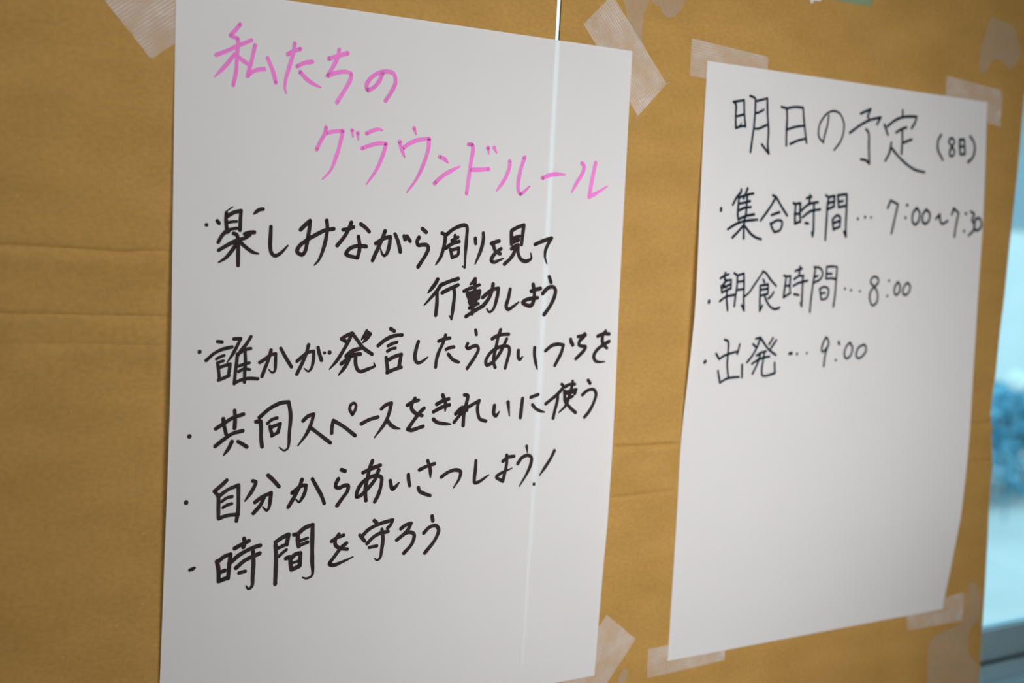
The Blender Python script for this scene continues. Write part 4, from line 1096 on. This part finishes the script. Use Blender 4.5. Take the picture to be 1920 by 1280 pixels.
# ------------------------------------------------------------------ the two handwritten sheets
ZL_A = [(0, 0.0), (60, 0.2), (125, 1.2), (257, 3.28), (402, 5.6), (510, 5.0), (622, 3.36), (742, 1.6), (829, 0.12)]
DL_A = [(0, 0.0), (60, 0.09), (125, 0.56), (257, 1.53), (402, 2.6), (510, 2.33), (622, 1.56), (742, 0.74), (829, 0.06)]
ZR_A = [(0, 0), (98, 1), (220, 2.6), (333, 4.7), (417, 7.6), (502, 9.), (617, 8.2), (691, 4.6), (829, 0)]
ZL_B = [(0, 0), (94, 1.2), (220, 5.2), (332, 8.3), (430, 4.), (518, .6), (630, .1), (829, 0)]
ZR_B = [(0, 0), (115, 7.9), (200, 12.4), (311, 15.2), (432, 19), (545, 22.6), (660, 20.1), (697, 16.5), (829, 0)]
DL_B = [(0, 0), (380, 0), (518, -2.4), (630, -.8), (829, 0)]
def bulge_a(U, V):
    a = min(max(U / 594, 0), 1)
    return .6 + cubic(ZL_A, V) * (1 - a) ** 3 + cubic(ZR_A, V) * a ** 6
def bulge_b(U, V):
    a = min(max(U / 590, 0), 1)
    return .6 + cubic(ZL_B, V) * (1 - a) ** 2 + cubic(ZR_B, V) * a ** 2

def sheet(name, u0, v0, W, H, bulge, dl, label):
    """paper hanging a little proud of the board; local x right, y up, z out (metres)"""
    nu, nv = 74, 104
    bm = bmesh.new()
    grid = []
    for j in range(nv + 1):
        V = H * j / nv
        line = []
        for i in range(nu + 1):
            a = i / nu
            U = W * a
            du = cubic(dl, V) * (1 - a) ** 6 if dl else 0
            line.append(bm.verts.new(((U + du) / 1000, -V / 1000, bulge(U, V) / 1000)))
        grid.append(line)
    for A, B in zip(grid, grid[1:]):
        for i in range(nu):
            bm.faces.new((A[i], B[i], B[i + 1], A[i + 1]))
    o = link(name, bm, M_PAPER, None, True)
    o.matrix_world = Matrix(((1, 0, 0, u0), (0, 0, -1, 0), (0, 1, 0, ZT - v0), (0, 0, 0, 1)))
    return tag(o, label, 'paper sheet', 'handwritten paper sheets')

def smooth_run(pts, step=1.3):
    if len(pts) < 3:
        return [Vector(p) for p in pts]
    P = [Vector(p) for p in pts]
    P = [P[0] * 2 - P[1]] + P + [P[-1] * 2 - P[-2]]
    out = []
    for i in range(1, len(P) - 2):
        p0, p1, p2, p3 = P[i - 1:i + 3]
        n = max(2, int((p2 - p1).length / step))
        # centripetal spacing keeps tight turns clean
        t0 = 0.0
        t1 = t0 + max((p1 - p0).length, 1e-4) ** 0.5
        t2 = t1 + max((p2 - p1).length, 1e-4) ** 0.5
        t3 = t2 + max((p3 - p2).length, 1e-4) ** 0.5
        for k in range(n):
            t = t1 + (t2 - t1) * k / n
            a1 = p0 * ((t1 - t) / (t1 - t0)) + p1 * ((t - t0) / (t1 - t0))
            a2 = p1 * ((t2 - t) / (t2 - t1)) + p2 * ((t - t1) / (t2 - t1))
            a3 = p2 * ((t3 - t) / (t3 - t2)) + p3 * ((t - t2) / (t3 - t2))
            b1 = a1 * ((t2 - t) / (t2 - t0)) + a2 * ((t - t0) / (t2 - t0))
            b2 = a2 * ((t3 - t) / (t3 - t1)) + a3 * ((t - t1) / (t3 - t1))
            out.append(b1 * ((t2 - t) / (t2 - t1)) + b2 * ((t - t1) / (t2 - t1)))
    out.append(P[-2])
    return out

def write(name, strokes, bulge, ink, parent, lift=0.22, label=None):
    """one line of handwriting: every pen stroke a ribbon of ink lying on the sheet"""
    bm = bmesh.new()
    for si, s in enumerate(strokes.strip().splitlines()):
        tk = s.split()
        tap = tk[0].endswith('>')
        wd = float(tk[0].rstrip('>')) / 2
        runs, cur = [], []
        for t in tk[1:]:
            a, b = t.rstrip('c').split(',')
            cur.append((float(a), float(b)))
            if t.endswith('c'):
                runs.append(cur)
                cur = [cur[-1]]
        if len(cur) > 1 or not runs:
            runs.append(cur)
        path, brk = [], []
        for rn_ in runs:
            q = smooth_run(rn_)
            if path:
                brk.append(len(path) - 1)
                q = q[1:]
            path += q
        n = len(path)
        ac = [0.0]
        for p, q in zip(path, path[1:]):
            ac.append(ac[-1] + (q - p).length)
        tot = max(ac[-1], 1e-6)
        eps = 0.004 * (si % 23)
        def vert(p):
            return bm.verts.new((p.x / 1000, -p.y / 1000, (bulge(p.x, p.y) + lift + eps) / 1000))
        def width(i):
            s_ = ac[i] / tot
            k = 1.0 + 0.05 * math.sin(si * 2.1 + ac[i] * 0.22)
            if tap and s_ > 0.6:
                k *= 1 - 0.62 * ((s_ - 0.6) / 0.4) ** 1.5
            return wd * k
        def disc(i):
            r_ = width(i)
            bm.faces.new([vert(path[i] + Vector((math.cos(h), -math.sin(h))) * r_) for h in [k * math.pi / 7 for k in range(14)]])
        if n == 1:
            disc(0)
            continue
        for a, b in zip([0] + brk, brk + [n - 1]):
            L, R_ = [], []
            for i in range(a, b + 1):
                d_ = path[min(i + 1, b)] - path[max(i - 1, a)]
                d_ = d_.normalized() if d_.length > 1e-6 else Vector((1, 0))
                nn = Vector((-d_.y, d_.x)) * width(i)
                L.append(vert(path[i] + nn))
                R_.append(vert(path[i] - nn))
            for i in range(len(L) - 1):
                bm.faces.new((L[i], L[i + 1], R_[i + 1], R_[i]))
        for i in [0, n - 1] + brk:
            disc(i)
        # round the turns inside a run
        for i in range(1, n - 1):
            if i in brk:
                continue
            p, q = path[i] - path[i - 1], path[i + 1] - path[i]
            if p.length > 1e-6 and q.length > 1e-6 and p.normalized().dot(q.normalized()) < 0.86:
                disc(i)
    bmesh.ops.recalc_face_normals(bm, faces=bm.faces[:])
    for fc in bm.faces:
        fc.normal_update()
        if fc.normal.z < 0:
            fc.normal_flip()
    o = link(name, bm, ink, parent)
    if label:
        o['label'] = label
    return o

left = sheet('paper_sheet', 0.0, 0.0, 594, 829, bulge_a, DL_A,
             'large white sheet with a pink handwritten title above black handwritten rules')
right = sheet('paper_sheet', 0.7215, -0.0018, 589, 830, bulge_b, DL_B,
              'white schedule sheet with thin dark handwriting and clock times, nearer the window')
def kind_of(k):
    if k.endswith('bullet'):
        return 'bullet_dot'
    if k.endswith('dots'):
        return 'leader_dots'
    if k.endswith('time'):
        return 'clock_time'
    return 'title_line' if k in ('title', 'title_b', 'r0') else 'handwritten_line'
for k, s in INK_LEFT.items():
    pink = k.startswith('title')
    write(kind_of(k), s, bulge_a, M_PINK if pink else M_BLACK, left, label='title line in pink marker' if pink else None)
for k, s in INK_RIGHT.items():
    write(kind_of(k), s, bulge_b, M_BLUEBLACK, right)
